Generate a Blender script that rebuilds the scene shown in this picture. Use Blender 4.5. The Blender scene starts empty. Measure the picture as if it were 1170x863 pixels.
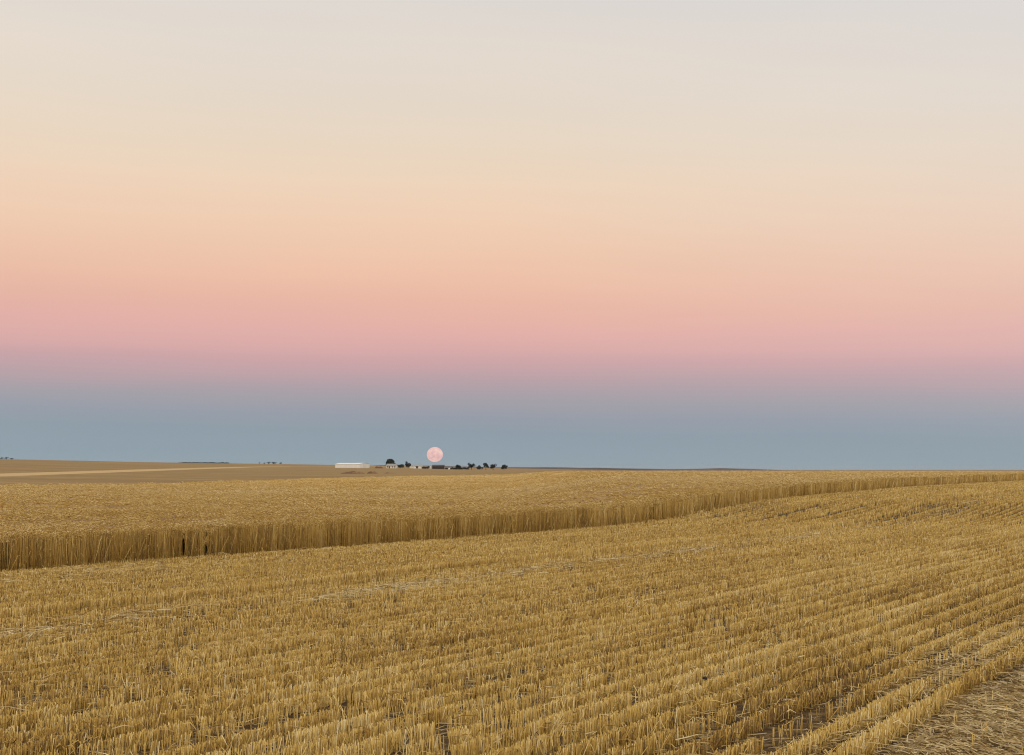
import bpy, bmesh, math, random
import numpy as np
from mathutils import Vector

C = bpy.context.scene.collection
SC = bpy.context.scene
rng = np.random.default_rng(7)
random.seed(7)

# ------------------------------------------------------------------ frame of reference
F = 1700.0                      # focal length in photo pixels (photo 1170 x 863)
HZ = 537.0                      # eye level row
EYE = 1.8
TH = math.radians(29.0)         # sowing rows run 29 degrees right of the view
DX, DY = math.sin(TH), math.cos(TH)
NX, NY = -DY, DX                # u axis, across the rows
U_CROP = 19.75                  # where the standing wheat begins


def noise2(x, y, seed=0):
    """smooth value noise, -1..1"""
    x = np.asarray(x, float); y = np.asarray(y, float)
    xi = np.floor(x).astype(np.int64); yi = np.floor(y).astype(np.int64)
    fx = x - xi; fy = y - yi
    fx = fx * fx * (3 - 2 * fx); fy = fy * fy * (3 - 2 * fy)

    def h(a, b):
        v = (a * 374761393 + b * 668265263 + seed * 974634777) & 0xFFFFFFFF
        v = ((v ^ (v >> 13)) * 1274126177) & 0xFFFFFFFF
        v = v ^ (v >> 16)
        return (v & 0xFFFFFF) / float(0x7FFFFF) - 1.0
    a = h(xi, yi); b = h(xi + 1, yi); c = h(xi, yi + 1); d = h(xi + 1, yi + 1)
    return (a * (1 - fx) + b * fx) * (1 - fy) + (c * (1 - fx) + d * fx) * fy


def fbm(x, y, seed=0, octv=3):
    s = 0; a = 1.0; t = 0
    for i in range(octv):
        s = s + a * noise2(x * 2 ** i, y * 2 ** i, seed + i * 17); t += a; a *= .5
    return s / t


def sst(x, a, b):
    t = np.clip((x - a) / (b - a), 0, 1)
    return t * t * (3 - 2 * t)


R_E = [-.7, -.344, -.256, -.168, -.12, -.0676, .0, .09, .16, .2, .28, .344, .7]
E_PX = [15, 12, 9.2, 7, 5.6, 4.0, 1.6, -1.0, -1.5, -1.6, -1.6, -1.4, -.4]
P_E = [1.2, 1.25, 1.4, 2.0, 2.4, 2.1, 3.2, 3.5, 2.5, 2, 2, 2, 2]
CREST = 2400.0


def ground_z(x, y):
    x = np.asarray(x, float); y = np.asarray(y, float)
    D = np.maximum(y, .1)
    r = np.clip(x / D, -.7, .7)
    zr = sum(np.interp(y + o, [44, 49.5, 51.3, 52.8, 54.2, 57.5, 61.2, 72.8, 78.7, 107, 140], [0, .07, .146, .256, .40, .49, .60, .764, .83, .966, 1.03]) for o in (-2.4, -1.2, 0, 1.2, 2.4)) / 5
    zr = zr * sst(x, -1, 6) * (1 - .75 * sst(y, 130, 450))
    zr = zr + .03 * noise2(x / 6, y / 9, 3) * sst(y, 4, 14)
    e = np.interp(r, R_E, E_PX); p = np.interp(r, R_E, P_E)
    zc = EYE + e * CREST / F
    s = np.clip((D - 120) / (CREST - 120), 0, 1) ** p
    fall = 1 - .55 * sst(D, CREST, 6000) - .45 * sst(D, CREST, 3000) * (e > 0)
    z = zr * (1 - s) + zc * s * fall
    z = z + sst(D, 140, 400) * (.12 * noise2(x / 60, y / 90, 5) + .35 * noise2(x / 260, y / 300, 6) * sst(D, 500, 1200))
    return np.where(y < 0, 0.0, z)


def at(px, D):
    x = (px - 585) / F * D
    return x, D, float(ground_z(x, D))


# ------------------------------------------------------------------ mesh builders
def mesh_np(name, V, quads=None, tris=None, tint=None, mats=(), fmat=None, attrs=None, parent=None, smooth=False):
    me = bpy.data.meshes.new(name)
    nq = 0 if quads is None else len(quads); nt = 0 if tris is None else len(tris)
    me.vertices.add(len(V)); me.vertices.foreach_set('co', np.asarray(V, np.float32).ravel())
    idx = []; tot = []
    if nq: idx.append(np.asarray(quads, np.int32).ravel()); tot.append(np.full(nq, 4, np.int32))
    if nt: idx.append(np.asarray(tris, np.int32).ravel()); tot.append(np.full(nt, 3, np.int32))
    idx = np.concatenate(idx); tot = np.concatenate(tot)
    me.loops.add(len(idx)); me.loops.foreach_set('vertex_index', idx)
    me.polygons.add(len(tot))
    st = np.zeros(len(tot), np.int32); st[1:] = np.cumsum(tot)[:-1]
    me.polygons.foreach_set('loop_start', st)
    me.polygons.foreach_set('loop_total', tot)
    if smooth: me.polygons.foreach_set('use_smooth', np.ones(len(tot), bool))
    if fmat is not None: me.polygons.foreach_set('material_index', np.asarray(fmat, np.int32))
    A = dict(attrs or {})
    if tint is not None: A['tint'] = tint
    for k, v in A.items():
        at_ = me.attributes.new(k, 'FLOAT', 'POINT')
        at_.data.foreach_set('value', np.asarray(v, np.float32))
    for m in mats: me.materials.append(m)
    me.update(calc_edges=True)
    o = bpy.data.objects.new(name, me); C.objects.link(o)
    if parent is not None: o.parent = parent
    return o


class Pile:
    """collects many loose pieces of straw into one mesh"""
    def __init__(s): s.V = []; s.Q = []; s.T = []; s.A = []; s.n = 0

    def add(s, V, Q=None, T=None, A=None):
        if Q is not None: s.Q.append(Q + s.n)
        if T is not None: s.T.append(T + s.n)
        s.V.append(V); s.A.append(A); s.n += len(V)

    def stalks(s, x, y, z, h, r, lx, ly, tint):
        """upright three sided straws; lx, ly = lean of the top"""
        n = len(x)
        if n == 0: return
        a = rng.uniform(0, 6.283, n)[:, None] + np.array([0, 2.094, 4.189])[None]
        cx, sy = np.cos(a) * r[:, None], np.sin(a) * r[:, None]
        V = np.zeros((n, 6, 3))
        V[:, :3, 0] = x[:, None] + cx; V[:, :3, 1] = y[:, None] + sy; V[:, :3, 2] = z[:, None] - .01
        V[:, 3:, 0] = (x + lx)[:, None] + cx * .9; V[:, 3:, 1] = (y + ly)[:, None] + sy * .9
        V[:, 3:, 2] = (z + h)[:, None] + rng.normal(0, .004, (n, 3))
        q = np.array([[0, 1, 4, 3], [1, 2, 5, 4], [2, 0, 3, 5]])
        Q = (np.arange(n) * 6)[:, None, None] + q[None]
        t = np.array([[3, 4, 5]])
        T = (np.arange(n) * 6)[:, None, None] + t[None]
        s.add(V.reshape(-1, 3), Q.reshape(-1, 4), T.reshape(-1, 3), np.repeat(tint, 6))

    def blades(s, P0, P1, P2, w, tint):
        """bent ribbons through three points"""
        n = len(P0)
        if n == 0: return
        d = P2 - P0
        rnd = rng.normal(0, 1, (n, 3))
        sd = np.cross(d, rnd); sd /= (np.linalg.norm(sd, axis=1, keepdims=True) + 1e-9)
        sd = sd * w[:, None] * .5
        V = np.stack([P0 - sd, P0 + sd, P1 - sd, P1 + sd, P2 - sd * .5, P2 + sd * .5], 1)
        q = np.array([[0, 1, 3, 2], [2, 3, 5, 4]])
        Q = (np.arange(n) * 6)[:, None, None] + q[None]
        s.add(V.reshape(-1, 3), Q.reshape(-1, 4), None, np.repeat(tint, 6))

    def heads(s, P0, P1, r, tint):
        """wheat ears: four sided spindles"""
        n = len(P0)
        if n == 0: return
        d = P1 - P0; L = np.linalg.norm(d, axis=1, keepdims=True); d = d / L
        rnd = rng.normal(0, 1, (n, 3))
        a = np.cross(d, rnd); a /= np.linalg.norm(a, axis=1, keepdims=True); b = np.cross(d, a)
        M = P0 + (P1 - P0) * .4
        V = np.stack([P0, M + a * r[:, None], M - a * r[:, None] * .5 + b * r[:, None] * .87,
                      M - a * r[:, None] * .5 - b * r[:, None] * .87, P1], 1)
        t = np.array([[0, 2, 1], [0, 3, 2], [0, 1, 3], [4, 1, 2], [4, 2, 3], [4, 3, 1]])
        T = (np.arange(n) * 5)[:, None, None] + t[None]
        s.add(V.reshape(-1, 3), None, T.reshape(-1, 3), np.repeat(tint, 5))

    def build(s, name, mat):
        return mesh_np(name, np.concatenate(s.V), np.concatenate(s.Q) if s.Q else None,
                       np.concatenate(s.T) if s.T else None, np.concatenate(s.A), [mat])


# ------------------------------------------------------------------ materials
def new_mat(name, rough=.7, spec=.25):
    m = bpy.data.materials.new(name); m.use_nodes = True
    b = m.node_tree.nodes['Principled BSDF']
    b.inputs['Roughness'].default_value = rough
    b.inputs['Specular IOR Level'].default_value = spec
    return m, m.node_tree.nodes, m.node_tree.links, b


def ramp(N, stops, interp='LINEAR'):
    n = N.new('ShaderNodeValToRGB'); cr = n.color_ramp; cr.interpolation = interp
    while len(cr.elements) > 1: cr.elements.remove(cr.elements[-1])
    cr.elements[0].position = stops[0][0]; cr.elements[0].color = (*stops[0][1], 1)
    for p, c in stops[1:]:
        e = cr.elements.new(p); e.color = (*c, 1)
    return n


def straw_mat(name, stops, rough=.62):
    m, N, L, b = new_mat(name, rough, .3)
    a = N.new('ShaderNodeAttribute'); a.attribute_name = 'tint'
    tc = N.new('ShaderNodeTexCoord')
    nz = N.new('ShaderNodeTexNoise'); nz.inputs['Scale'].default_value = 60; nz.inputs['Detail'].default_value = 2
    L.new(tc.outputs['Object'], nz.inputs['Vector'])
    mr = N.new('ShaderNodeMapRange'); mr.inputs['From Min'].default_value = .3; mr.inputs['From Max'].default_value = .7
    mr.inputs['To Min'].default_value = -.1; mr.inputs['To Max'].default_value = .1
    L.new(nz.outputs['Fac'], mr.inputs['Value'])
    ad = N.new('ShaderNodeMath'); ad.operation = 'ADD'; ad.use_clamp = True
    L.new(a.outputs['Fac'], ad.inputs[0]); L.new(mr.outputs['Result'], ad.inputs[1])
    r = ramp(N, stops); L.new(ad.outputs[0], r.inputs['Fac']); L.new(r.outputs['Color'], b.inputs['Base Color'])
    return m


def noise_mat(name, stops, scale, rough=.85, spec=.2, detail=4, bump=0, stretch=None):
    m, N, L, b = new_mat(name, rough, spec)
    tc = N.new('ShaderNodeTexCoord'); nz = N.new('ShaderNodeTexNoise')
    nz.inputs['Scale'].default_value = scale; nz.inputs['Detail'].default_value = detail
    src = tc.outputs['Object']
    if stretch:
        mp = N.new('ShaderNodeMapping'); mp.inputs['Scale'].default_value = stretch
        L.new(src, mp.inputs['Vector']); src = mp.outputs['Vector']
    L.new(src, nz.inputs['Vector'])
    r = ramp(N, stops); L.new(nz.outputs['Fac'], r.inputs['Fac']); L.new(r.outputs['Color'], b.inputs['Base Color'])
    if bump:
        bp = N.new('ShaderNodeBump'); bp.inputs['Strength'].default_value = bump; bp.inputs['Distance'].default_value = .05
        L.new(nz.outputs['Fac'], bp.inputs['Height']); L.new(bp.outputs['Normal'], b.inputs['Normal'])
    return m


M_STUB = straw_mat('stubble_straw', [(0, (.14, .075, .022)), (.3, (.40, .232, .044)), (.6, (.60, .395, .098)), (.85, (.70, .515, .20)), (1, (.78, .64, .36))])
M_WHEAT = straw_mat('ripe_wheat', [(0, (.17, .09, .019)), (.3, (.43, .245, .040)), (.6, (.58, .385, .112)), (.85, (.67, .485, .195)), (1, (.74, .58, .29))])
M_LOOSE = straw_mat('loose_straw', [(0, (.20, .13, .06)), (.4, (.44, .30, .12)), (.75, (.58, .45, .22)), (1, (.72, .62, .40))])


def set_props(o, label=None, cat=None, group=None, kind=None):
    if label: o['label'] = label
    if cat: o['category'] = cat
    if group: o['group'] = group
    if kind: o['kind'] = kind
    return o


# ------------------------------------------------------------------ the ground: one sheet to the horizon
def pale_dist(px, ypx):
    yc = np.interp(px, [-200, 0, 150, 250, 300, 340], [546.5, 543.0, 538.0, 534.8, 533.6, 533.0])
    hw = np.interp(px, [-200, 0, 150, 250, 300, 340], [2.1, 1.75, 1.25, .7, .35, 0.05])
    return (hw - np.abs(ypx - yc))


def build_ground():
    fr = np.linspace(-.46, .46, 420)
    front = np.arctan(fr)
    rest = np.linspace(front[-1], front[0] + 2 * math.pi, 40)[1:-1]
    ang = np.concatenate([front, rest]); na = len(ang)
    d1 = np.geomspace(.6, 130, 110); d2 = np.geomspace(130, 2500, 260)[1:]; d3 = np.geomspace(2500, 14000, 40)[1:]
    dist = np.concatenate([d1, d2, d3]); nd = len(dist)
    A, Dd = np.meshgrid(ang, dist, indexing='ij')
    # in front, distance is measured along the view so that rings are straight
    k = np.where(np.cos(A) > .85, 1 / np.cos(A), 1 / .85)
    X = np.sin(A) * Dd * k; Y = np.cos(A) * Dd * k
    Z = ground_z(X, Y)
    Dp = np.maximum(Y, 1.0)
    px = 585 + F * X / Dp; ypx = HZ - F * (Z - EYE) / Dp
    pd = np.where((Y > 150) & (np.abs(X / Dp) < .46), pale_dist(px, ypx), -3)
    V = np.stack([X, Y, Z], -1).reshape(-1, 3)
    i, j = np.meshgrid(np.arange(na), np.arange(nd - 1), indexing='ij'); i2 = (i + 1) % na
    Q = np.stack([i * nd + j, i2 * nd + j, i2 * nd + j + 1, i * nd + j + 1], -1).reshape(-1, 4)[:, ::-1]
    nV = len(V)
    V = np.concatenate([V, [[0, 0, 0]]])
    ii = np.arange(na)
    T = np.stack([np.full(na, nV), ((ii + 1) % na) * nd, ii * nd], -1)
    m, N, L, b = new_mat('field_soil', .95, .1)
    geo = N.new('ShaderNodeNewGeometry')
    sep = N.new('ShaderNodeSeparateXYZ'); L.new(geo.outputs['Position'], sep.inputs[0])

    def nz(scale, detail=4, stretch=None):
        n = N.new('ShaderNodeTexNoise'); n.inputs['Scale'].default_value = scale; n.inputs['Detail'].default_value = detail
        if stretch:
            mp = N.new('ShaderNodeMapping'); mp.inputs['Scale'].default_value = stretch
            L.new(geo.outputs['Position'], mp.inputs['Vector']); L.new(mp.outputs['Vector'], n.inputs['Vector'])
        else: L.new(geo.outputs['Position'], n.inputs['Vector'])
        return n

    def mix(fac, a, c):
        n = N.new('ShaderNodeMix'); n.data_type = 'RGBA'
        if hasattr(fac, 'name'): L.new(fac, n.inputs[0])
        else: n.inputs[0].default_value = fac
        for s_, v in ((6, a), (7, c)):
            if isinstance(v, tuple): n.inputs[s_].default_value = (*v, 1)
            else: L.new(v, n.inputs[s_])
        return n.outputs[2]
    # near soil with chaff
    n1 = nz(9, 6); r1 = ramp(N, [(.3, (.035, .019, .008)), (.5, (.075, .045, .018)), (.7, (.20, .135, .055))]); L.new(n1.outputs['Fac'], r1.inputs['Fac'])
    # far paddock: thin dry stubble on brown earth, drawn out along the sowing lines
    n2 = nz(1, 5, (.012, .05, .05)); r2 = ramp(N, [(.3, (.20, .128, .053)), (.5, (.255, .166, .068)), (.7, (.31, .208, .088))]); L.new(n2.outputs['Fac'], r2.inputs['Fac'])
    n3 = nz(.5, 5); r3 = ramp(N, [(.35, (.88, .86, .84)), (.65, (1.1, 1.1, 1.1))]); L.new(n3.outputs['Fac'], r3.inputs['Fac'])
    mu = N.new('ShaderNodeMix'); mu.data_type = 'RGBA'; mu.blend_type = 'MULTIPLY'; mu.inputs[0].default_value = 1
    L.new(r2.outputs['Color'], mu.inputs[6]); L.new(r3.outputs['Color'], mu.inputs[7])
    at_ = N.new('ShaderNodeAttribute'); at_.attribute_name = 'pale'
    n4 = nz(.03, 4)
    adn = N.new('ShaderNodeMath'); adn.operation = 'MULTIPLY_ADD'; L.new(n4.outputs['Fac'], adn.inputs[0]); adn.inputs[1].default_value = .8; L.new(at_.outputs['Fac'], adn.inputs[2])
    mp_ = N.new('ShaderNodeMapRange'); mp_.inputs['From Min'].default_value = .15; mp_.inputs['From Max'].default_value = .75; L.new(adn.outputs[0], mp_.inputs['Value'])
    far = mix(mp_.outputs['Result'], mu.outputs[2], (.46, .315, .15))
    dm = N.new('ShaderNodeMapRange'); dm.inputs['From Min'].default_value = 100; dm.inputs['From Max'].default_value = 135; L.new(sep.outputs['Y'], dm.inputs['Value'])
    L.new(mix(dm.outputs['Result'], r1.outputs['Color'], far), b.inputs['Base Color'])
    bp = N.new('ShaderNodeBump'); bp.inputs['Strength'].default_value = .6; bp.inputs['Distance'].default_value = .05
    L.new(n1.outputs['Fac'], bp.inputs['Height']); L.new(bp.outputs['Normal'], b.inputs['Normal'])
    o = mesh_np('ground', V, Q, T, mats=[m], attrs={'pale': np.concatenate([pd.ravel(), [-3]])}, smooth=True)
    set_props(o, kind='structure')


build_ground()


# ------------------------------------------------------------------ the cut stubble
def wedge(D0, D1, n, rm=.42, u0=.5, u1=U_CROP, extra=1.5):
    """n random points of the ground in front of the camera, uniform over area"""
    D = np.sqrt(rng.uniform(D0 ** 2, D1 ** 2, n))
    r = rng.uniform(-1, 1, n)
    X = r * (rm * D + extra)
    U = X * NX + D * NY
    k = (U > u0) & (U < u1)
    return X[k], D[k], U[k]


SP = .295


def build_stubble():
    P = Pile()
    bands = [(6.5, 16, 430, .0033, 1.0), (16, 28, 330, .0038, 1.0), (28, 45, 190, .0052, 1.0), (45, 70, 100, .0078, 1.0), (70, 150, 40, .012, 1.0)]
    for D0, D1, dens, rad, hk in bands:
        area = (.42 + 1.5 / D1) * (D1 ** 2 - D0 ** 2)
        n = int(area / SP * dens)
        if D0 >= 45: rm_area = area
        X, D, U = wedge(D0, D1, n)
        Tt = X * DX + D * DY
        row = np.round(U / SP)
        rj = noise2(row * 1.37 + .3, row * .0, 12)
        wob = (.012 if D0 < 28 else .008) * noise2(Tt / 2.5, row * 7.3, 11) + .012 * rj
        U2 = row * SP + wob + rng.normal(0, .013 if D0 < 28 else .010, len(U))
        keep = np.ones(len(U), bool)
        # plants along a row stand in clumps with gaps
        cl = noise2(Tt / .11, row * 3.1, 21) + .6 * noise2(Tt / .5, row * 5.7, 22)
        keep &= rng.uniform(size=len(U)) < np.clip(.76 + .80 * cl, .06, 1)
        bald = fbm(Tt / 2.2, U / .8, 23)
        keep &= ~((bald > .6) & (rng.uniform(size=len(U)) < .7))
        # tracks where the harvester wheels ran
        f = {}
        def track(c, w, p, wv=.06):
            return (np.abs(U2 - c - wv * noise2(Tt / 6, c, 31)) < w) & (rng.uniform(size=len(U)) < p)
        keep &= ~track(8.85, .21, .72); keep &= ~(track(13.25, .30, .97) & (rng.uniform(size=len(U)) < .62 + .20 * sst(Tt, 28, 50))); keep &= ~track(12.15, .34, .70, .12)
        keep &= ~track(15.3, .20, .9); keep &= ~track(16.8, .22, .9); keep &= ~track(18.6, .12, .7)
        keep &= ~track(10.75, .1, .6); keep &= ~track(6.45, .09, .55); keep &= ~track(4.3, .08, .5)
        keep &= ~((U2 < 2.45 + .08 * noise2(Tt / .9, 0, 33)) & (rng.uniform(size=len(U)) < .992))
        pat = noise2(Tt / 1.4, U2 / .5, 34)
        keep &= ~((np.abs(U2 - 3.05) < .3) & (pat > .22) & (rng.uniform(size=len(U)) < .9))
        X, D, U2, Tt, row = X[keep], D[keep], U2[keep], Tt[keep], row[keep]
        x = U2 * NX + Tt * DX; y = U2 * NY + Tt * DY
        n = len(x)
        zone = sst(U2 + .3 * noise2(Tt / 4, 2, 35), 8.4, 9.3)
        h = (.117 * (1 - zone) + .101 * zone) * (1 + .10 * fbm(Tt / 1.7, U2 / 1.7, 36)) * hk
        h = h * np.where(np.abs(U2 - 13.85) < .32, 1.4, 1.0) * np.where((U2 > 2.4) & (U2 < 2.9), 1.18, 1)
        h = h * (1 + .10 * noise2(row * 1.71 + .4, row * 0, 13)) * np.clip(rng.normal(1, .075, n), .5, 1.2)
        rr = rad * rng.uniform(.75, 1.35, n)
        lean = np.where(rng.uniform(size=n) < .12, .35, .10) * h
        lx = rng.normal(0, 1, n) * lean; ly = rng.normal(0, 1, n) * lean
        tint = .53 - .08 * zone + .19 * rng.normal(0, 1, n) + .13 * fbm(Tt / 3, U2 / 1.2, 37) + .10 * noise2(Tt / .15, row * 2.3, 38)
        tint = tint + .20 * (1 - zone) * noise2(Tt / 2.6, row * .8, 39) + .06 * noise2(row * 1.9, row * 0, 14) - .05 * (1 - zone)
        tint = np.where(rng.uniform(size=n) < .05, rng.uniform(.85, 1, n), tint)
        P.stalks(x, y, ground_z(x, y), h, rr, lx, ly, np.clip(tint, .02, 1))
        # dry leaves and broken straw hanging in the rows
        m = int(n * (.10 if D0 < 28 else .07))
        i = rng.integers(0, n, m)
        z = ground_z(x[i], y[i])
        P0 = np.stack([x[i], y[i], z + h[i] * rng.uniform(.15, .95, m)], 1)
        a = rng.uniform(0, 6.283, m); l = rng.uniform(.04, .13, m)
        d = np.stack([np.cos(a) * l, np.sin(a) * l, np.zeros(m)], 1)
        P1 = P0 + d * .55 + np.stack([0 * a, 0 * a, rng.uniform(0, .05, m)], 1)
        P2 = P0 + d + np.stack([0 * a, 0 * a, rng.uniform(-.06, .03, m)], 1)
        P.blades(P0, P1, P2, rad * rng.uniform(1.2, 2.2, m), np.clip(rng.normal(.55, .2, m), .05, 1))
    o = P.build('wheat_stubble', M_STUB)
    set_props(o, 'golden cut wheat stubble standing in close sown rows across the paddock', 'stubble', kind='stuff')


build_stubble()


def build_loose():
    P = Pile()

    def lay(X, D, U, length, w, tint, up=.02, az=None, azs=.5):
        n = len(X)
        if n == 0: return
        a = rng.uniform(0, 6.283, n) if az is None else az + rng.normal(0, azs, n)
        l = length * rng.uniform(.45, 1.3, n)
        z = ground_z(X, D)
        e = rng.normal(0, .14, n)
        d = np.stack([np.sin(a) * l, np.cos(a) * l, e * l], 1)
        P0 = np.stack([X, D, z + up], 1) - d / 2
        P2 = P0 + d
        P1 = (P0 + P2) / 2 + np.stack([rng.normal(0, .02, n), rng.normal(0, .02, n), rng.uniform(-.004, .02, n)], 1) * (l / .25)[:, None]
        P.blades(P0, P1, P2, w * rng.uniform(.7, 1.4, n), np.clip(tint, 0, 1))
    # thin litter everywhere between the rows
    for D0, D1, dens, w in ((6.5, 16, 120, .0045), (16, 30, 60, .006), (30, 60, 10, .011), (60, 120, 2, .02)):
        n = int((.42 + 1.5 / D1) * (D1 ** 2 - D0 ** 2) * dens)
        X, D, U = wedge(D0, D1, n)
        hi = rng.uniform(size=len(X)) < .13
        up = np.where(hi, rng.uniform(.06, .13, len(X)), rng.uniform(.004, .03, len(X)))
        lay(X, D, U, .16, w, rng.normal(.5, .2, len(X)), up)
    # pale chaff trail and wheel tracks
    for c, hw, dens, lo, hi, tm in ((12.15, .42, 520, .03, .105, .70), (8.85, .16, 260, .0, .03, .35), (13.25, .15, 200, 0, .02, .3), (3.05, .32, 420, .0, .08, .5),
                                    (15.3, .16, 200, 0, .04, .45), (16.8, .16, 160, 0, .04, .45), (19.0, .6, 130, .03, .12, .7), (17.7, .45, 110, .03, .12, .65)):
        for T0, T1, k, w in ((0, 20, .75, .006), (20, 32, .26, .007), (32, 55, .07, .010), (55, 130, .03, .018)):
            n = int(2 * hw * (T1 - T0) * dens * k)
            T = rng.uniform(T0, T1, n); U = c + .1 * noise2(T / 5, c, 41) + rng.normal(0, hw * .55, n)
            X = U * NX + T * DX; D = U * NY + T * DY
            kk = (D > 6.5) & (np.abs(X) < .42 * D + 1.5) & (fbm(T / 2.0, U / .6, 43) > -.25 + .0 * U); X, D, U = X[kk], D[kk], U[kk]
            lay(X, D, U, .20, w, rng.normal(tm, .16, len(X)), rng.uniform(lo, hi, len(X)), az=TH, azs=.75)
    o = P.build('loose_straw', M_LOOSE)
    set_props(o, 'pale broken straw and chaff scattered between the stubble rows', 'straw', kind='stuff')
    # the pressed down strip at the near right corner
    P = Pile()
    for T0, T1, dens, w in ((-4, 14, 2300, .0056), (14, 26, 1000, .008), (26, 60, 260, .014)):
        n = int(2.6 * (T1 - T0) * dens)
        T = rng.uniform(T0, T1, n); U = rng.uniform(-.2, 2.5, n) + .05 * noise2(T / .9, 0, 33)
        X = U * NX + T * DX; D = U * NY + T * DY
        kk = (D > 6) & (np.abs(X) < .42 * D + 1.5) & (fbm(T / .30, U / .16, 46) > -.22 - .5 * rng.uniform(size=n) ** 3); X, D, U, T = X[kk], D[kk], U[kk], T[kk]
        cl = fbm(T / .35, U / .25, 45)
        lay(X, D, U, .17 * rng.choice([.4, .8, 1.3], len(X)), w, .56 + .18 * rng.normal(0, 1, len(X)) + .16 * cl, rng.uniform(.0, .05, len(X)) + .05 * np.clip(cl, 0, 1), az=math.radians(-15), azs=.16)
        n2 = len(X) // 7
        i = rng.integers(0, max(1, len(X)), n2)
        lay(X[i], D[i], U[i], .16, w, rng.normal(.4, .2, n2), rng.uniform(.02, .10, n2))
    o = P.build('flattened_straw', M_LOOSE)
    set_props(o, 'grey brown straw pressed flat in a strip beside the stubble rows', 'straw', kind='stuff')


build_loose()


# ------------------------------------------------------------------ the standing wheat
HC = .63
FAR_R = [-.7, -.344, -.256, -.168, -.08, .009, .097, .185, .7]
FAR_D = [95, 116, 127, 159, 262, 370, 330, 330, 330]


def crop_far(x, y):
    return np.interp(x / y, FAR_R, FAR_D) + 3 * noise2(x / 14, y / 50, 51)


def crop_h(x, y):
    return HC * (1 - .12 * sst(y, 48, 64) * sst(x, 0, 10)) * (1 + .07 * fbm(x / .7, y / .7, 52) + .06 * noise2(x / 4, y / 6, 53))


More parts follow.
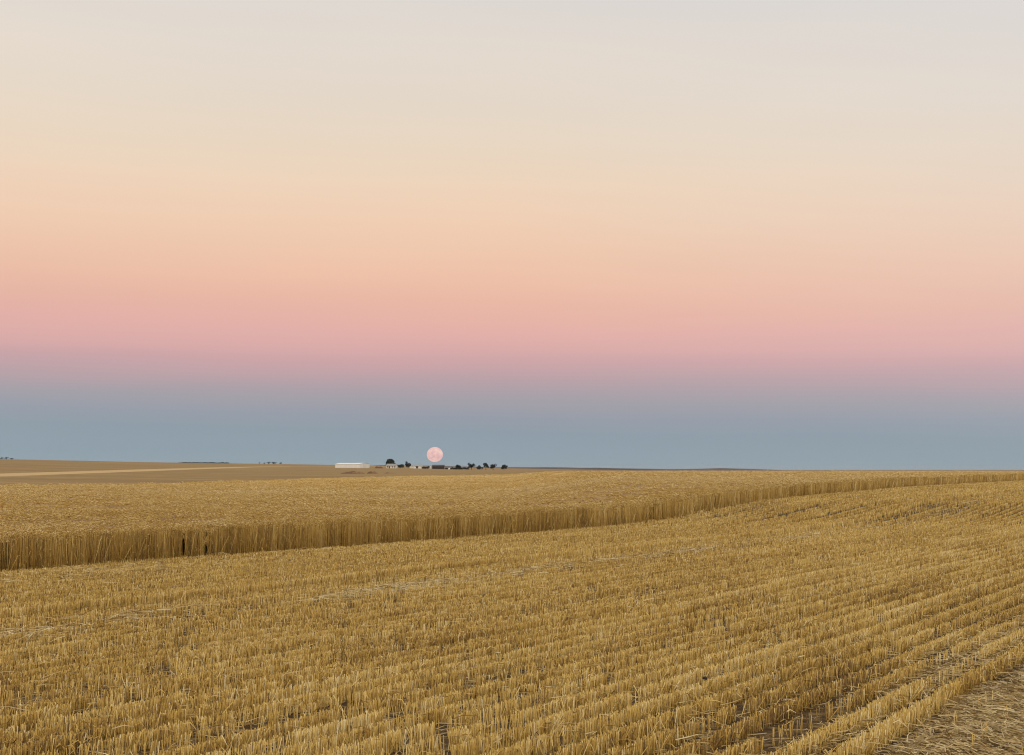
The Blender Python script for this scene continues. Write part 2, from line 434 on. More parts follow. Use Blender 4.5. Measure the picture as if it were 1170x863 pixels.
def build_wheat():
    P = Pile()
    # the cut face: rows of whole plants, eight rows deep
    for k in range(9):
        for D0, D1, dens, rad in ((17, 45, 190, .0032), (45, 80, 100, .0055), (80, 200, 45, .011)):
            T0, T1 = (D0 - U_CROP * NY) / DY, (D1 - U_CROP * NY) / DY
            n = int((T1 - T0) * dens)
            T = rng.uniform(T0, T1, n)
            U = U_CROP + .24 * k + .16 * noise2(T / 1.9, k * .0, 61) + .05 * noise2(T / .6, k * 3.3, 62) + rng.normal(0, .035, n)
            cl = noise2(T / .16, k * 4.1, 63) + .7 * noise2(T / .5, k * 4.1, 64)
            keep = rng.uniform(size=n) < np.clip(.6 + .8 * cl, .04, 1)
            # two gaps missed by the seeder at the left of the face
            x = U * NX + T * DX; y = U * NY + T * DY; px = 585 + F * x / y
            for gp, gw, gk, up in ((211.5, 2.5, 3, .46), (237.0, 2.1, 3, .36)):
                if k <= gk: keep &= ~((np.abs(px - gp - .5 * np.sin(k * 2.3)) < gw) & (rng.uniform(size=n) < (.98 if k else .90)))
            x, y, U, T = x[keep], y[keep], U[keep], T[keep]; n = len(x)
            if n == 0: continue
            h = (crop_h(x, y) - .05) * np.clip(rng.normal(1, .045, n), .8, 1.12)
            z = ground_z(x, y)
            lean = .035 * noise2(T / .8, k, 65)
            lx = lean * DX + rng.normal(0, .022, n) - .03 * (k == 0) * NX * rng.uniform(0, 1, n)
            ly = lean * DY + rng.normal(0, .022, n) - .03 * (k == 0) * NY * rng.uniform(0, 1, n)
            tint = np.clip(.28 + (.12 if D0 >= 45 else 0) + .19 * rng.normal(0, 1, n) + .16 * noise2(T / .3, k, 66), .02, .95)
            P.stalks(x, y, z, h, rad * rng.uniform(.75, 1.3, n), lx, ly, tint)
            m = int(n * .7); i = rng.integers(0, n, m)
            f = rng.uniform(.2, .95, m)
            P0 = np.stack([x[i] + lx[i] * f, y[i] + ly[i] * f, z[i] + h[i] * f], 1)
            a = rng.uniform(0, 6.283, m); l = rng.uniform(.03, .09, m)
            d = np.stack([np.cos(a) * l, np.sin(a) * l, -rng.uniform(.02, .12, m)], 1)
            P.blades(P0, P0 + d * .5 + np.array([0, 0, .025]), P0 + d, rad * rng.uniform(1.5, 2.6, m), np.clip(rng.normal(.5, .2, m), 0, 1))
            a = rng.uniform(0, 6.283, n)
            B = np.stack([x + lx, y + ly, z + h], 1)
            l = rng.uniform(.05, .085, n) * (1 if D0 < 45 else 1.25)
            d = np.stack([np.cos(a) * l * .7, np.sin(a) * l * .7, l * rng.uniform(-.5, .8, n)], 1)
            P.heads(B, B + d, rad * rng.uniform(1.6, 2.3, n), np.clip(tint + .16, 0, 1))
    # stray plants that the cutter bar left leaning out of the face
    n = 420
    T = rng.uniform(8, 110, n); U = U_CROP - rng.uniform(.02, .35, n)
    x = U * NX + T * DX; y = U * NY + T * DY; z = ground_z(x, y); h = rng.uniform(.22, .6, n)
    le = rng.normal(0, .12, n); lo = rng.uniform(-.05, .22, n)
    lx = le * DX - lo * NX; ly = le * DY - lo * NY
    rad = .0032 * np.clip(y / 28, 1, 4)
    P.stalks(x, y, z, h, rad, lx, ly, np.clip(rng.normal(.6, .18, n), 0, 1))
    B = np.stack([x + lx, y + ly, z + h], 1); d = np.stack([lx * .25, ly * .25, rng.uniform(-.04, .06, n)], 1) + rng.normal(0, .02, (n, 3))
    P.heads(B, B + d, rad * 2, np.clip(rng.normal(.65, .15, n), 0, 1))
    # leaves and bent straws hanging over the two gaps
    for gp, gw, zl in ((211.5, 3.0, .42), (237.0, 2.6, .34)):
        r = (gp - 585) / F; D = U_CROP / (NY + NX * r); n = 110
        x = r * D + rng.normal(0, gw / F * D, n); y = D + rng.uniform(-.1, .5, n)
        z = ground_z(x, y) + rng.uniform(zl, .60, n)
        P0 = np.stack([x, y, z], 1); d = np.stack([rng.normal(0, .05, n), rng.normal(0, .03, n), rng.uniform(-.14, .06, n)], 1)
        P.blades(P0, P0 + d * .5 + np.array([0, 0, .015]), P0 + d, rng.uniform(.006, .012, n), np.clip(rng.normal(.42, .2, n), 0, 1))
    # ears over the top of the crop, thinning with distance as they merge
    for D0, D1, dens, L_, rad in ((17, 35, 190, .10, .0095), (35, 50, 115, .12, .0125), (50, 80, 64, .15, .017), (80, 130, 30, .20, .024), (130, 220, 14, .27, .031), (220, 420, 5, .42, .045)):
        n = int((.42 + 1.5 / D1) * (D1 ** 2 - D0 ** 2) * dens)
        X, D, U = wedge(D0, D1, n, u0=U_CROP + .1, u1=1e9)
        k = D < crop_far(X, D); X, D, U = X[k], D[k], U[k]; n = len(X)
        sc = L_ / .075
        cl = fbm(X / (.30 * sc), D / (.34 * sc), 71, 2)
        T_ = X * DX + D * DY
        # faint tramlines and wind-laid streaks
        streak = .7 * noise2(T_ / 9, U / 1.6, 72) + .6 * noise2(X / 22, D / 5, 73)
        dip = sst(fbm(X / 2.6, D / 2.0, 74, 2), .22, .62) * sst(U, U_CROP + .6, U_CROP + 2)
        z = ground_z(X, D) + crop_h(X, D) - .045 + .085 * cl * min(sc, 2) + .02 * rng.normal(0, 1, n) - .03 * np.clip(streak - .5, 0, 1) * sc ** .5 - .13 * dip
        z = z - .05 * sst(U, U_CROP + .5, U_CROP) * rng.uniform(0, 1, n)
        a = rng.uniform(0, 6.283, n); l = L_ * rng.uniform(.6, 1.2, n)
        up = rng.uniform(-.35, .6, n) / (sc ** .3)
        B = np.stack([X, D, z], 1); d = np.stack([np.cos(a) * l, np.sin(a) * l, l * up], 1)
        tint = np.clip(.69 + .16 * rng.normal(0, 1, n) + .22 * cl - .14 * streak - .16 * dip + .13 * noise2(X / 45 + .4, D / 13, 78), .02, 1)
        if True:
            P.heads(B - d * .3, B + d * .7, rad * rng.uniform(.7, 1.2, n), tint)
        else:
            P.blades(B - d * .5, B + np.stack([0 * a, 0 * a, l * .15], 1), B + d * .5, rad * 1.8 * rng.uniform(.7, 1.3, n), tint)
        if D0 < 50:      # leaves and bent necks under the ears
            m = int(n * .8); i = rng.integers(0, n, m)
            a = rng.uniform(0, 6.283, m); l = rng.uniform(.05, .14, m)
            d = np.stack([np.cos(a) * l * .6, np.sin(a) * l * .6, rng.uniform(-.09, .03, m)], 1)
            b0 = B[i] + np.array([0, 0, -.03])
            P.blades(b0, b0 + d * .5 + np.array([0, 0, .02]), b0 + d, rad * rng.uniform(.5, .9, m), np.clip(rng.normal(.5, .2, m), 0, 1))
    # the mat of stems and leaves under the ears
    rr = np.linspace(-.56, .47, 560); ss = np.linspace(0, 1, 300)
    Rr, S = np.meshgrid(rr, ss, indexing='ij')
    De = (U_CROP + .55) / (DX * 0 + NY + NX * Rr)
    Df = np.interp(Rr, FAR_R, FAR_D)
    Dd = np.clip(De, 5, None) * (np.maximum(Df, De * 1.01) / De) ** S
    X = Rr * Dd; Y = Dd
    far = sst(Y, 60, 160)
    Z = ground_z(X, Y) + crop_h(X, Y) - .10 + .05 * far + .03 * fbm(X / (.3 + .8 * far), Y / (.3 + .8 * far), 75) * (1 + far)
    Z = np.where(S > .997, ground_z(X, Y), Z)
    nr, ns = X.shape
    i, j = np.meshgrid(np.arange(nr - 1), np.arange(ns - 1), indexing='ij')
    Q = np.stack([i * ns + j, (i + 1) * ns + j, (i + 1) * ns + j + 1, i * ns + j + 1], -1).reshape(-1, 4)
    # tones of the mat: shade between near plants put into the colour, ear colour where the ears merge far off
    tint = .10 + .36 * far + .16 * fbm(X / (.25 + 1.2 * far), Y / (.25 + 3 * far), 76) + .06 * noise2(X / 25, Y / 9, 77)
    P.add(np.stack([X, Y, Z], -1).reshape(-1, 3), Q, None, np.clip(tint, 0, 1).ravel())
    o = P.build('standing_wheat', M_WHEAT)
    set_props(o, 'uncut ripe wheat standing behind the stubble with a sharp cut edge', 'wheat', kind='stuff')


build_wheat()

# ------------------------------------------------------------------ things far off
M_FOL = noise_mat('gum_leaves', [(.3, (.018, .026, .018)), (.5, (.028, .036, .024)), (.7, (.045, .055, .034))], .9, .8)
M_BARK = noise_mat('bark', [(.3, (.06, .045, .035)), (.7, (.14, .11, .08))], 3)
M_WHITE = noise_mat('white_sheeting', [(.3, (.86, .855, .82)), (.7, (.90, .895, .87))], .4, .5, .4, 3, 0, (3, 3, .4))
M_ROOFW = noise_mat('pale_iron_roof', [(.3, (.78, .77, .73)), (.7, (.84, .83, .80))], .5, .45, .4)
M_WALLH = noise_mat('rendered_wall', [(.3, (.76, .75, .69)), (.7, (.84, .83, .78))], 1.2, .8)
M_GREYR = noise_mat('grey_iron_roof', [(.3, (.22, .21, .20)), (.7, (.32, .31, .30))], .6, .5, .4)
M_DARKW = noise_mat('dark_shed_wall', [(.3, (.05, .032, .03)), (.7, (.085, .055, .048))], .7, .8)
M_GLASS = noise_mat('window_glass', [(.3, (.02, .022, .025)), (.7, (.04, .042, .045))], 1, .15, .5)
M_DOOR = noise_mat('dark_door', [(.3, (.035, .03, .028)), (.7, (.06, .05, .045))], 2, .7)
M_SOIL = noise_mat('heaped_soil', [(.3, (.10, .058, .032)), (.5, (.17, .10, .055)), (.7, (.26, .165, .09))], .7, .95, .1, 5, .8)
M_RUST = noise_mat('rusty_iron', [(.3, (.10, .04, .028)), (.7, (.18, .085, .05))], 1.2, .8)
M_HILL = noise_mat('bush_covered_hill', [(.35, (.06, .05, .045)), (.65, (.12, .095, .085))], .004, .95, .05, 5, 0, (1, .3, 3))
M_LUMP = noise_mat('lump_dark', [(.3, (.02, .015, .012)), (.7, (.05, .04, .032))], 30, .9)


def thing(name, label, cat, loc, rotz=0, group=None):
    o = bpy.data.objects.new(name, None); C.objects.link(o)
    o.location = loc; o.rotation_euler = (0, 0, rotz)
    return set_props(o, label, cat, group)


def poly(name, V, Fc, mat, parent=None):
    me = bpy.data.meshes.new(name); me.from_pydata([tuple(v) for v in V], [], Fc)
    bm = bmesh.new(); bm.from_mesh(me); bmesh.ops.recalc_face_normals(bm, faces=bm.faces); bm.to_mesh(me); bm.free()
    me.materials.append(mat)
    o = bpy.data.objects.new(name, me); C.objects.link(o); o.parent = parent
    return o


def box_vf(x0, x1, y0, y1, z0, z1):
    V = [(x, y, z) for z in (z0, z1) for y in (y0, y1) for x in (x0, x1)]
    return V, [(0, 1, 3, 2), (4, 5, 7, 6), (0, 1, 5, 4), (2, 3, 7, 6), (0, 2, 6, 4), (1, 3, 7, 5)]


def gable(root, L, W, eave, ridge, wall, roof, over=.25):
    """gabled body: ridge along local x"""
    x0, x1, y0, y1 = -L / 2, L / 2, -W / 2, W / 2
    V = [(x0, y0, -.6), (x1, y0, -.6), (x1, y1, -.6), (x0, y1, -.6), (x0, y0, eave), (x1, y0, eave), (x1, y1, eave), (x0, y1, eave), (x0, 0, ridge), (x1, 0, ridge)]
    poly('wall', V, [(0, 1, 5, 4), (2, 3, 7, 6), (1, 2, 6, 9, 5), (3, 0, 4, 8, 7)], wall, root)
    t = .14; o = over; sl = (ridge - eave) / (W / 2)
    a, b = -L / 2 - o, L / 2 + o; yy = W / 2 + o; ze = eave - sl * o + .02; zr = ridge + .02
    V = []
    for x in (a, b):
        V += [(x, -yy, ze), (x, 0, zr), (x, yy, ze), (x, yy, ze + t), (x, 0, zr + t), (x, -yy, ze + t)]
    Fc = [(0, 1, 7, 6), (1, 2, 8, 7), (2, 3, 9, 8), (3, 4, 10, 9), (4, 5, 11, 10), (5, 0, 6, 11), (0, 5, 4, 1), (1, 4, 3, 2), (6, 7, 10, 11), (7, 8, 9, 10)]
    return poly('roof', V, Fc, roof, root)


def crown_mesh(w, h, z0, seed, n=420, lobes=7, flat=1.0):
    """crown of small leafy faces grown round several boughs"""
    rg = np.random.default_rng(seed)
    c = np.stack([rg.uniform(-.38, .38, lobes) * w, rg.uniform(-.38, .38, lobes) * w, z0 + h * rg.uniform(.25, .82, lobes)], 1)
    c[0] = (0, 0, z0 + h * .5)
    s = rg.uniform(.13, .31, lobes) * w
    pick = rg.integers(0, lobes, n)
    d = rg.normal(0, 1, (n, 3)); d /= np.linalg.norm(d, axis=1, keepdims=True)
    rad = rg.uniform(.35, 1.05, n) ** .6
    p = c[pick] + d * (s[pick] * rad)[:, None] * np.array([1, 1, min(1, h / w * 1.0) * flat])
    p[:, 2] = np.clip(p[:, 2], z0 + rg.uniform(0, .1, n) * h, z0 + h)
    k = w * .062
    a = rg.normal(0, 1, (n, 3)); a /= np.linalg.norm(a, axis=1, keepdims=True)
    b = np.cross(a, rg.normal(0, 1, (n, 3))); b /= np.linalg.norm(b, axis=1, keepdims=True)
    sz = k * rg.uniform(.6, 1.4, n)[:, None]
    V = np.stack([p - a * sz, p + b * sz * .6, p + a * sz, p - b * sz * .6], 1).reshape(-1, 3)
    Q = np.arange(n * 4).reshape(-1, 4)
    return V, Q


def tree(name, label, px, D, hpx, wpx, seed, cat='tree', group=None, trunk=.28, n=1000, flat=1.0, ybase=None):
    x, y, z = at(px, D)
    h = hpx / F * D; w = wpx / F * D
    if ybase is not None: pass
    root = thing(name, label, cat, (x, y, z), 0, group)
    rg = random.Random(seed)
    z0 = h * trunk
    V, Q = crown_mesh(w, h - z0, z0, seed, n, 10 if wpx > 5 else 6, flat)
    mesh_np('crown', V, Q, mats=[M_FOL], parent=root)
    # tapered trunk with limbs reaching into the crown
    bm = bmesh.new()

    def limb(p, q, r0, r1):
        p, q = Vector(p), Vector(q); ax = (q - p).normalized(); u = ax.orthogonal().normalized(); v = ax.cross(u)
        A = [bm.verts.new(p + (u * math.cos(t) + v * math.sin(t)) * r0) for t in [i * math.pi / 3 for i in range(6)]]
        B = [bm.verts.new(q + (u * math.cos(t) + v * math.sin(t)) * r1) for t in [i * math.pi / 3 for i in range(6)]]
        for i in range(6): bm.faces.new((A[i], A[(i + 1) % 6], B[(i + 1) % 6], B[i]))
    r = max(.12, w * .045)
    fork = (rg.uniform(-.05, .05) * w, 0, h * (trunk + .08))
    limb((0, 0, -.5), fork, r * 1.25, r * .8)
    for i in range(4):
        a = i * 1.57 + rg.uniform(-.4, .4)
        limb(fork, (math.cos(a) * w * .28, math.sin(a) * w * .28, h * rg.uniform(.6, .85)), r * .6, r * .15)
    me = bpy.data.meshes.new('trunk'); bm.to_mesh(me); bm.free(); me.materials.append(M_BARK)
    t = bpy.data.objects.new('trunk', me); C.objects.link(t); t.parent = root
    return root


FD = 1700.0          # the farmstead stands about 1.7 km off; one photo pixel is a metre there

# long white shed, seen on its long side with the gable end turned to the right
x, y, z = at(403, FD)
shed = thing('storage_shed', 'long low white shed standing alone at the left end of the farmstead', 'shed', (x, y, z), math.radians(-20))
gable(shed, 30.5, 26, 4.5, 5.5, M_WHITE, M_ROOFW, .3)
V, Fc = box_vf(15.2, 15.32, -4.2, 4.2, -.2, 4.1); poly('sliding_door', V, Fc, M_ROOFW, shed)
for i in range(5):
    V, Fc = box_vf(-12.5 + i * 6, -12.3 + i * 6, -13.12, -13.0, -.3, 4.35); poly('downpipe', V, Fc, M_ROOFW, shed)

# homestead
x, y, z = at(448, FD - 12)
house = thing('farm_house', 'small white walled farmhouse under the big dark spreading tree', 'house', (x, y, z), math.radians(-8))
rf = gable(house, 11, 7, 2.9, 4.9, M_WALLH, M_GREYR, .5)
V, Fc = box_vf(-3.1, -2.5, -.4, .4, 4.0, 5.7); poly('chimney', V, Fc, M_RUST, rf)
V, Fc = box_vf(-2.9, -1.5, -3.56, -3.44, .05, 2.2); poly('door', V, Fc, M_DOOR, house)
for a in (-4.9, 1.0, 3.4):
    V, Fc = box_vf(a, a + 1.2, -3.56, -3.44, .9, 2.1); w = poly('window', V, Fc, M_GLASS, house)
    V, Fc = box_vf(a - .15, a + 1.35, -3.64, -3.5, .74, .88); poly('sill', V, Fc, M_WALLH, w)

tree('spreading_tree', 'big dark spreading tree rising over the white farmhouse', 446.8, FD + 8, 10.4, 13, 117, trunk=.16, n=2600, flat=1.1)
tree('round_bush', 'dark round bush against the right wall of the farmhouse', 457.5, FD - 4, 5.2, 7.5, 102, 'bush', trunk=.08)
tree('upright_tree', 'dark upright tree with a pointed tip standing just right of the farmhouse', 466.3, FD, 8.6, 7, 103, trunk=.1)

# outbuildings in the middle
def tank(label, px, D, rpx, hpx):
    x, y, z = at(px, D)
    t = thing('water_tank', label, 'tank', (x, y, z), 0, 'rain water tanks of the farmstead')
    R, H = rpx / F * D, hpx / F * D; n = 20
    V = [(R * math.cos(i * 6.2832 / n), R * math.sin(i * 6.2832 / n), zz) for zz in (-.4, H) for i in range(n)]
    poly('tank_body', V, [(i, (i + 1) % n, n + (i + 1) % n, n + i) for i in range(n)], M_WHITE, t)
    V = [(R * 1.05 * math.cos(i * 6.2832 / n), R * 1.05 * math.sin(i * 6.2832 / n), H) for i in range(n)] + [(0, 0, H + R * .25)]
    poly('lid', V, [(i, (i + 1) % n, n) for i in range(n)], M_ROOFW, t)


tank('squat white water tank just right of the upright dark tree', 474, FD - 5, 1.5, 1.9)
tank('squat white water tank touching the left end of the dark hedge', 479.8, FD - 5, 1.5, 1.9)
tank('pale water tank in the gap between the dark hedge and the dark shed', 492.3, FD - 2, 1.4, 2.7)
tank('small white water tank right of the dark shed, low among the bushes', 513.3, FD - 14, 1.1, 1.7)

x, y, z = at(476, FD + 30)
gs = thing('grey_shed', 'low grey roofed shed behind the white water tanks', 'shed', (x, y, z), 0)
gable(gs, 15, 8, 2.6, 4.2, M_WALLH, M_GREYR, .3)
V, Fc = box_vf(-2, 2, -4.06, -3.95, .1, 2.4); poly('door', V, Fc, M_DOOR, gs)

x, y, z = at(501, FD)
ms = thing('machinery_shed', 'long dark reddish shed below the moon', 'shed', (x, y, z), 0)
gable(ms, 13.5, 9, 3.0, 4.6, M_DARKW, noise_mat('dark_iron_roof', [(.3, (.055, .04, .04)), (.7, (.09, .07, .065))], .7, .7), .35)
for i in range(3):
    V, Fc = box_vf(-6 + i * 4.2, -2.6 + i * 4.2, -4.56, -4.45, -.2, 2.5); poly('shed_bay', V, Fc, M_DOOR, ms)


def shrub(name, label, px0, px1, D, hpx, seed, bump=.35):
    """hedge of leafy faces along a line"""
    rg = np.random.default_rng(seed)
    x, y, z = at((px0 + px1) / 2, D)
    L = (px1 - px0) / F * D; h = hpx / F * D; n = int(L * 55)
    X = rg.uniform(-L / 2, L / 2, n); Yy = rg.normal(0, .8, n)
    top = h * (1 + bump * noise2(X / 1.8, X * 0, seed))
    Z = top * rg.uniform(0, 1, n) ** .8
    p = np.stack([X, Yy, Z], 1)
    a = rg.normal(0, 1, (n, 3)); a /= np.linalg.norm(a, axis=1, keepdims=True)
    b = np.cross(a, rg.normal(0, 1, (n, 3))); b /= np.linalg.norm(b, axis=1, keepdims=True)
    s = rg.uniform(.25, .6, n)[:, None]
    V = np.stack([p - a * s, p + b * s * .6, p + a * s, p - b * s * .6], 1).reshape(-1, 3)
    o = mesh_np(name, V, np.arange(n * 4).reshape(-1, 4), mats=[M_FOL]); o.location = (x, y, z)
    return set_props(o, label, 'hedge')


shrub('garden_hedge', 'dark bushy hedge between the second and third white tanks', 482.3, 490.8, FD - 4, 2.9, 201, .5)
shrub('windbreak_hedge', 'long low dark hedge running right of the dark shed to the row of trees', 508.5, 536, FD - 6, 2.0, 202, .35)
tree('hedge_tree', 'rounded dark tree growing out of the long low hedge', 523.7, FD - 3, 5.2, 7.5, 104, trunk=.1)
ROW = 'trees in the row right of the farmstead'
tree('farm_tree', 'tall ragged topped tree at the left end of the tree row right of the sheds', 538.5, FD - 6, 8.2, 7.6, 105, group=ROW, trunk=.1)
tree('farm_tree', 'smallest low round tree of the row, second from the left', 548.3, FD - 14, 5.2, 6.2, 106, group=ROW, trunk=.12)
tree('farm_tree', 'tallest middle tree of the row right of the sheds', 555.3, FD - 10, 8.0, 6.4, 107, group=ROW, trunk=.2)
tree('farm_tree', 'wide round tree of the row, next to the rightmost one', 563.6, FD - 12, 7.0, 7.4, 108, group=ROW, trunk=.14)
tree('farm_tree', 'broad dark tree standing apart at the right end of the row', 576.0, FD - 20, 6.4, 8.0, 109, group=ROW, trunk=.12)


def heap(name, label, px0, px1, D, hpx, seed, mat=M_SOIL, cat='heap', group=None, peaks=3):
    x, y, z = at((px0 + px1) / 2, D)
    L = (px1 - px0) / F * D; h = hpx / F * D; W = L * .45
    n1, n2 = 40, 22
    a, b = np.meshgrid(np.linspace(-1, 1, n1), np.linspace(-1, 1, n2), indexing='ij')
    env = np.clip(1 - a ** 2, 0, 1) ** .7 * np.clip(1 - b ** 2, 0, 1)
    Z = h * env * (.62 + .55 * fbm(a * peaks, b * 1.5, seed)) * 1.35
    Z = Z - .25 * (env < .02)
    V = np.stack([a * L / 2, b * W / 2, Z], -1).reshape(-1, 3)
    i, j = np.meshgrid(np.arange(n1 - 1), np.arange(n2 - 1), indexing='ij')
    Q = np.stack([i * n2 + j, (i + 1) * n2 + j, (i + 1) * n2 + j + 1, i * n2 + j + 1], -1).reshape(-1, 4)
    o = mesh_np(name, V, Q, mats=[mat], smooth=True); o.location = (x, y, z)
    return set_props(o, label, cat, group)


HG = 'earth heaps in the brown paddock'
heap('soil_heap', 'longest low brown earth heap in the paddock in front of the white shed', 389, 417.5, 620, 2.6, 301, group=HG, peaks=3)
heap('soil_heap', 'short peaked brown earth heap at the right end of the long heap', 419.5, 432, 620, 3.0, 302, group=HG, peaks=1.5)
heap('soil_heap', 'faint thin brown earth heap in the paddock below the farmhouse', 439, 453, 640, 1.0, 303, group=HG, peaks=2)
heap('scrap_heap', 'low rusty red scrap heap between the white shed and the farmhouse', 428.5, 438.2, FD - 30, 2.5, 304, M_RUST, group=None, peaks=1.3)

# far trees along the skyline
RG = 'tiny trees on the far skyline'
for px, h, w, lab, s in ((3.0, 2.2, 4.5, 'tiny tree on the left hill crest, at the very left of the skyline', 1),
                         (8.4, 2.6, 4.5, 'tiny tree on the left hill crest, middle of three', 2),
                         (14.0, 1.9, 4.0, 'tiny tree on the left hill crest, rightmost of three', 3),
                         (297, 2.4, 2.6, 'tiny lone tree on the skyline left of the small clump', 4),
                         (302.5, 2.0, 2.6, 'small low tree at the left side of the skyline clump', 5),
                         (307.0, 3.0, 4.4, 'tallest tree of the small skyline clump left of the white shed', 6),
                         (313.5, 2.4, 5.5, 'wide low tree of the small skyline clump', 7),
                         (321.5, 2.2, 3.6, 'separate tree at the right end of the skyline clump', 8)):
    tree('skyline_tree', lab, px, 2330, h, w, 400 + s, group=RG, trunk=.1, n=220)
for px0, px1, h, lab, s in ((205, 232, .5, 'thin dark line of scrub on the skyline left of the tiny trees', 9), (231, 262, .85, 'thicker dark line of scrub on the skyline beside the thin one', 10)):
    o = shrub('scrub_belt', lab, px0, px1, 2360, h, 420 + s, .8); o['category'] = 'scrub'


# far bush hills
def far_hill(name, pts, D, depth=900):
    X = [(p - 585) / F * D for p, _ in pts]; Zt = [EYE + (HZ - yy) / F * D for _, yy in pts]
    xs = np.linspace(X[0], X[-1], 120); zt = np.interp(xs, X, Zt) + 1.2 * noise2(xs / 60, xs * 0, 9) * np.interp(xs, [X[0], X[0] + 150, X[-1] - 150, X[-1]], [0, 1, 1, 0])
    prof = np.array([0, .35, .75, 1, .8, .3, 0]); yo = np.array([-.5, -.3, -.12, 0, .15, .35, .5]) * depth
    base = -14.0
    V = np.zeros((120, 7, 3)); V[:, :, 0] = xs[:, None]; V[:, :, 1] = D + yo[None]; V[:, :, 2] = base + (zt[:, None] - base) * prof[None]
    i, j = np.meshgrid(np.arange(119), np.arange(6), indexing='ij')
    Q = np.stack([i * 7 + j, (i + 1) * 7 + j, (i + 1) * 7 + j + 1, i * 7 + j + 1], -1).reshape(-1, 4)
    o = mesh_np(name, V.reshape(-1, 3), Q, mats=[M_HILL], smooth=True)
    set_props(o, kind='structure')


far_hill('hills', [(415, 532.5), (440, 531.4), (470, 531.9), (520, 533), (560, 534), (600, 533.8), (650, 534.2), (700, 535.2), (760, 535.9), (800, 535.6), (824, 534.7), (843, 535.3), (866, 536.6), (895, 537.4), (960, 538.0), (1050, 538.2), (1120, 537.6), (1200, 537.2), (1260, 538.5)], 5200)

# a dark clod lying in the stubble
bm = bmesh.new(); bmesh.ops.create_icosphere(bm, subdivisions=3, radius=.019)  # small dark rounded body raised among the straws
for v in bm.verts:
    k = float(noise2(v.co.x * 60 + 3, v.co.y * 60 + v.co.z * 40, 5)); v.co *= 1 + .22 * k; v.co.z *= .8
me = bpy.data.meshes.new('dark_lump'); bm.to_mesh(me); bm.free(); me.materials.append(M_LUMP)
o = bpy.data.objects.new('dark_lump', me); C.objects.link(o)
x, y, z = at(803, 1.72 * F / (775.5 - HZ)); o.location = (x, y - .02, z + .098)
set_props(o, 'small dark clod caught among the stubble rows', 'lump')

# the full moon, far beyond everything
MD = 40000.0
m, N, L, b = new_mat('moon_surface', 1, 0)
tc = N.new('ShaderNodeTexCoord'); nz = N.new('ShaderNodeTexNoise'); nz.inputs['Scale'].default_value = .0085; nz.inputs['Detail'].default_value = 3
L.new(tc.outputs['Object'], nz.inputs['Vector'])
r = ramp(N, [(.34, (.68, .41, .42)), (.5, (.80, .48, .45)), (.68, (.85, .58, .50))]); L.new(nz.outputs['Fac'], r.inputs['Fac'])
b.inputs['Base Color'].default_value = (.1, .1, .1, 1)
L.new(r.outputs['Color'], b.inputs['Emission Color']); b.inputs['Emission Strength'].default_value = .95
bm = bmesh.new(); bmesh.ops.create_icosphere(bm, subdivisions=5, radius=9.0 / F * MD)
for f in bm.faces: f.smooth = True
me = bpy.data.meshes.new('moon'); bm.to_mesh(me); bm.free(); me.materials.append(m)
o = bpy.data.objects.new('moon', me); C.objects.link(o)
o.location = ((497 - 585) / F * MD, MD, EYE + (HZ - 519.6) / F * MD)
o.scale = (1.02, 1, .95)      # flattened by the thick air near the horizon
set_props(o, 'full pale pink moon hanging just above the farmstead', 'moon')


# the thin evening haze over the plain
m = bpy.data.materials.new('evening_haze'); m.use_nodes = True; N, L = m.node_tree.nodes, m.node_tree.links; N.clear()
out = N.new('ShaderNodeOutputMaterial'); pv = N.new('ShaderNodeVolumePrincipled')
pv.inputs['Color'].default_value = (.80, .84, .90, 1); pv.inputs['Density'].default_value = 2.2e-5; pv.inputs['Anisotropy'].default_value = .2
L.new(pv.outputs[0], out.inputs['Volume'])
V, Fc = box_vf(-14500, 14500, -14500, 14500, -16.0, 34.0)
o = poly('haze', V, Fc, m); set_props(o, kind='stuff')


# ------------------------------------------------------------------ sky
def s2l(c):
    return tuple(((v / 255) / 12.92 if v / 255 <= .04045 else ((v / 255 + .055) / 1.055) ** 2.4) for v in c)


SUN_EL = math.radians(49); SUN_AZ = math.radians(168)      # soft lamp behind the camera, set high to keep row bases dark (azimuth from +Y, clockwise)
W = bpy.data.worlds.new('World'); SC.world = W; W.use_nodes = True
N, L = W.node_tree.nodes, W.node_tree.links
N.clear()
out = N.new('ShaderNodeOutputWorld')
tc = N.new('ShaderNodeTexCoord'); sep = N.new('ShaderNodeSeparateXYZ'); L.new(tc.outputs['Generated'], sep.inputs[0])
SKY = [(537, (148, 164, 173)), (520, (145, 161, 171)), (495, (144, 158, 169)), (475, (152, 158, 169)), (458, (164, 160, 168)), (445, (176, 161, 168)), (430, (190, 163, 168)), (415, (204, 165, 168)),
       (400, (217, 171, 169)), (375, (228, 177, 168)), (350, (232, 183, 165)), (315, (237, 193, 169)), (285, (238, 200, 174)), (250, (239, 207, 181)), (215, (238, 212, 187)), (165, (234, 216, 195)),
       (115, (230, 217, 202)), (60, (227, 217, 206)), (0, (222, 216, 210))]
ZMAX = .5
NIS = .045


def zof(yp):
    return math.sin(math.atan((431.5 - yp) / F) + math.atan((HZ - 431.5) / F))


stops = []
for yp, c in SKY: stops.append((max(0, zof(yp)) / ZMAX, s2l(c)))
stops += [(.42 / ZMAX, (.74, .72, .70)), (1, (.8, .79, .78))]
mz = N.new('ShaderNodeMath'); mz.operation = 'DIVIDE'; mz.inputs[1].default_value = ZMAX; mz.use_clamp = True
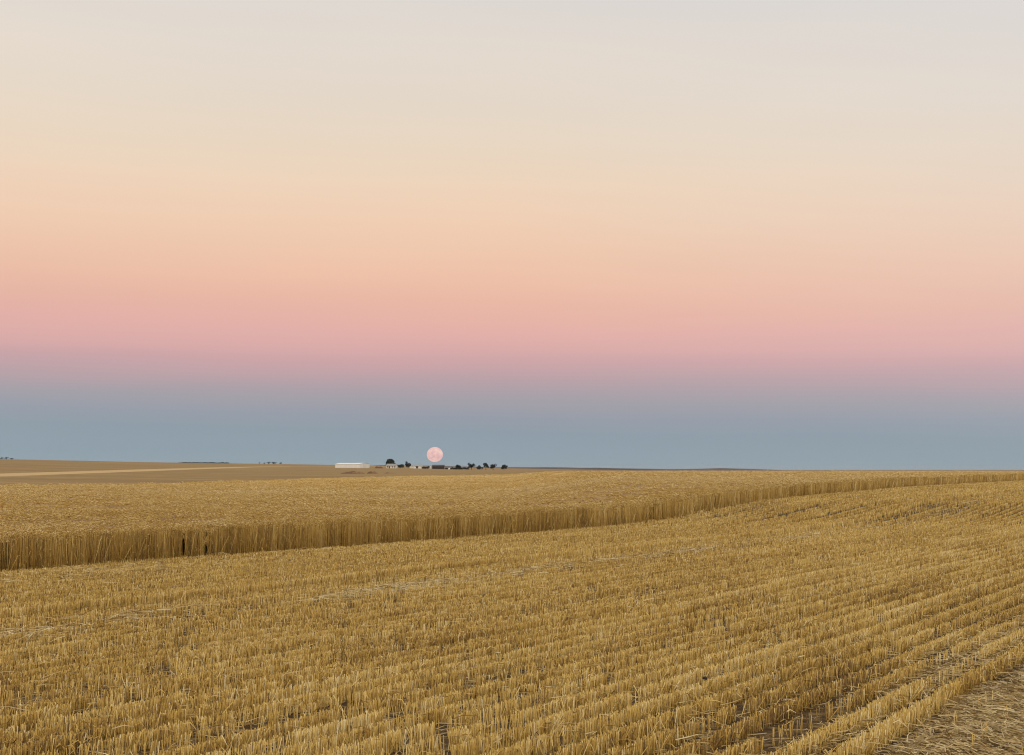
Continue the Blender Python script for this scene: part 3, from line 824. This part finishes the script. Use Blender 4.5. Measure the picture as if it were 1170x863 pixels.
# the shadow band of the earth lies a little unevenly
nz = N.new('ShaderNodeTexNoise'); nz.inputs['Scale'].default_value = 3.0; nz.inputs['Detail'].default_value = 2
mp = N.new('ShaderNodeMapping'); mp.inputs['Scale'].default_value = (1, 1, 14); L.new(tc.outputs['Generated'], mp.inputs['Vector']); L.new(mp.outputs['Vector'], nz.inputs['Vector'])
ma = N.new('ShaderNodeMath'); ma.operation = 'MULTIPLY_ADD'; ma.inputs[1].default_value = .010; L.new(nz.outputs['Fac'], ma.inputs[0])
sub = N.new('ShaderNodeMath'); sub.operation = 'SUBTRACT'; L.new(sep.outputs['Z'], sub.inputs[0]); sub.inputs[1].default_value = .005
tilt = N.new('ShaderNodeMath'); tilt.operation = 'MULTIPLY_ADD'; L.new(sep.outputs['X'], tilt.inputs[0]); tilt.inputs[1].default_value = .014; L.new(sub.outputs[0], tilt.inputs[2])
L.new(tilt.outputs[0], ma.inputs[2])
L.new(ma.outputs[0], mz.inputs[0])
rE = ramp(N, stops); L.new(mz.outputs[0], rE.inputs['Fac'])
# towards the right and higher up the dusk is already greyer
xz = N.new('ShaderNodeMath'); xz.operation = 'MULTIPLY'; L.new(sep.outputs['X'], xz.inputs[0]); L.new(sep.outputs['Z'], xz.inputs[1])
xs = N.new('ShaderNodeMath'); xs.operation = 'MULTIPLY'; xs.use_clamp = True; xs.inputs[1].default_value = 4.0; L.new(xz.outputs[0], xs.inputs[0])
gx = N.new('ShaderNodeMix'); gx.data_type = 'RGBA'; L.new(xs.outputs[0], gx.inputs[0]); L.new(rE.outputs['Color'], gx.inputs[6]); gx.inputs[7].default_value = (.68, .68, .70, 1)
mw = N.new('ShaderNodeMath'); mw.operation = 'MAXIMUM'; mw.inputs[1].default_value = 0; L.new(sep.outputs['Z'], mw.inputs[0])
WG = .36
rW = ramp(N, [(0, (1.7 * WG, 1.1 * WG, .55 * WG)), (.12, (1.8 * WG, 1.3 * WG, .80 * WG)), (.35, (1.35 * WG, 1.2 * WG, 1.0 * WG)), (.7, (1.5, 1.47, 1.43)), (1, (1.75, 1.7, 1.65))]); L.new(mw.outputs[0], rW.inputs['Fac'])
fy = N.new('ShaderNodeMapRange'); fy.interpolation_type = 'SMOOTHSTEP'; fy.inputs['From Min'].default_value = .5; fy.inputs['From Max'].default_value = -.7
L.new(sep.outputs['Y'], fy.inputs['Value'])
mx = N.new('ShaderNodeMix'); mx.data_type = 'RGBA'; L.new(fy.outputs['Result'], mx.inputs[0]); L.new(gx.outputs[2], mx.inputs[6]); L.new(rW.outputs['Color'], mx.inputs[7])
n2 = N.new('ShaderNodeTexNoise'); n2.inputs['Scale'].default_value = 2.2; n2.inputs['Detail'].default_value = 4
mp2 = N.new('ShaderNodeMapping'); mp2.inputs['Scale'].default_value = (1, 1, 7); L.new(tc.outputs['Generated'], mp2.inputs['Vector']); L.new(mp2.outputs['Vector'], n2.inputs['Vector'])
r2 = ramp(N, [(.3, (.975, .98, .99)), (.7, (1.025, 1.02, 1.01))]); L.new(n2.outputs['Fac'], r2.inputs['Fac'])
mm = N.new('ShaderNodeMix'); mm.data_type = 'RGBA'; mm.blend_type = 'MULTIPLY'; mm.inputs[0].default_value = 1
L.new(mx.outputs[2], mm.inputs[6]); L.new(r2.outputs['Color'], mm.inputs[7])
bg = N.new('ShaderNodeBackground'); L.new(mm.outputs[2], bg.inputs['Color']); bg.inputs['Strength'].default_value = 1.0
sky = N.new('ShaderNodeTexSky'); sky.sky_type = 'NISHITA'; sky.sun_disc = False
sky.sun_elevation = SUN_EL; sky.sun_rotation = SUN_AZ
bg2 = N.new('ShaderNodeBackground'); L.new(sky.outputs['Color'], bg2.inputs['Color']); bg2.inputs['Strength'].default_value = 0.0
addn = N.new('ShaderNodeAddShader'); L.new(bg.outputs[0], addn.inputs[0]); L.new(bg2.outputs[0], addn.inputs[1])
L.new(addn.outputs[0], out.inputs['Surface'])

sl = bpy.data.lights.new('sun', 'SUN'); sl.energy = .58; sl.angle = math.radians(28); sl.color = (1, .88, .70)
so = bpy.data.objects.new('sun', sl); C.objects.link(so)
sd = Vector((math.sin(SUN_AZ) * math.cos(SUN_EL), math.cos(SUN_AZ) * math.cos(SUN_EL), math.sin(SUN_EL)))
so.rotation_euler = sd.to_track_quat('Z', 'Y').to_euler(); so.location = (0, -20, 30)

# ------------------------------------------------------------------ camera
cd = bpy.data.cameras.new('camera'); cam = bpy.data.objects.new('camera', cd); C.objects.link(cam)
cd.sensor_width = 36; cd.lens = 36 * F / 1170; cd.clip_start = .1; cd.clip_end = 120000
cam.location = (0, 0, EYE + float(ground_z(0, 0.0)))
cam.rotation_euler = (math.radians(90) + math.atan((HZ - 431.5) / F), 0, 0)
SC.camera = cam
SC.view_settings.view_transform = 'Standard'; SC.view_settings.look = 'None'
SC.view_settings.exposure = 0; SC.view_settings.gamma = 1; SC.view_settings.use_curve_mapping = False
SC.render.engine = 'CYCLES'
SC.cycles.filter_width = 1.1
SC.cycles.max_bounces = 6; SC.cycles.diffuse_bounces = 2; SC.cycles.glossy_bounces = 2
SC.cycles.use_denoising = True
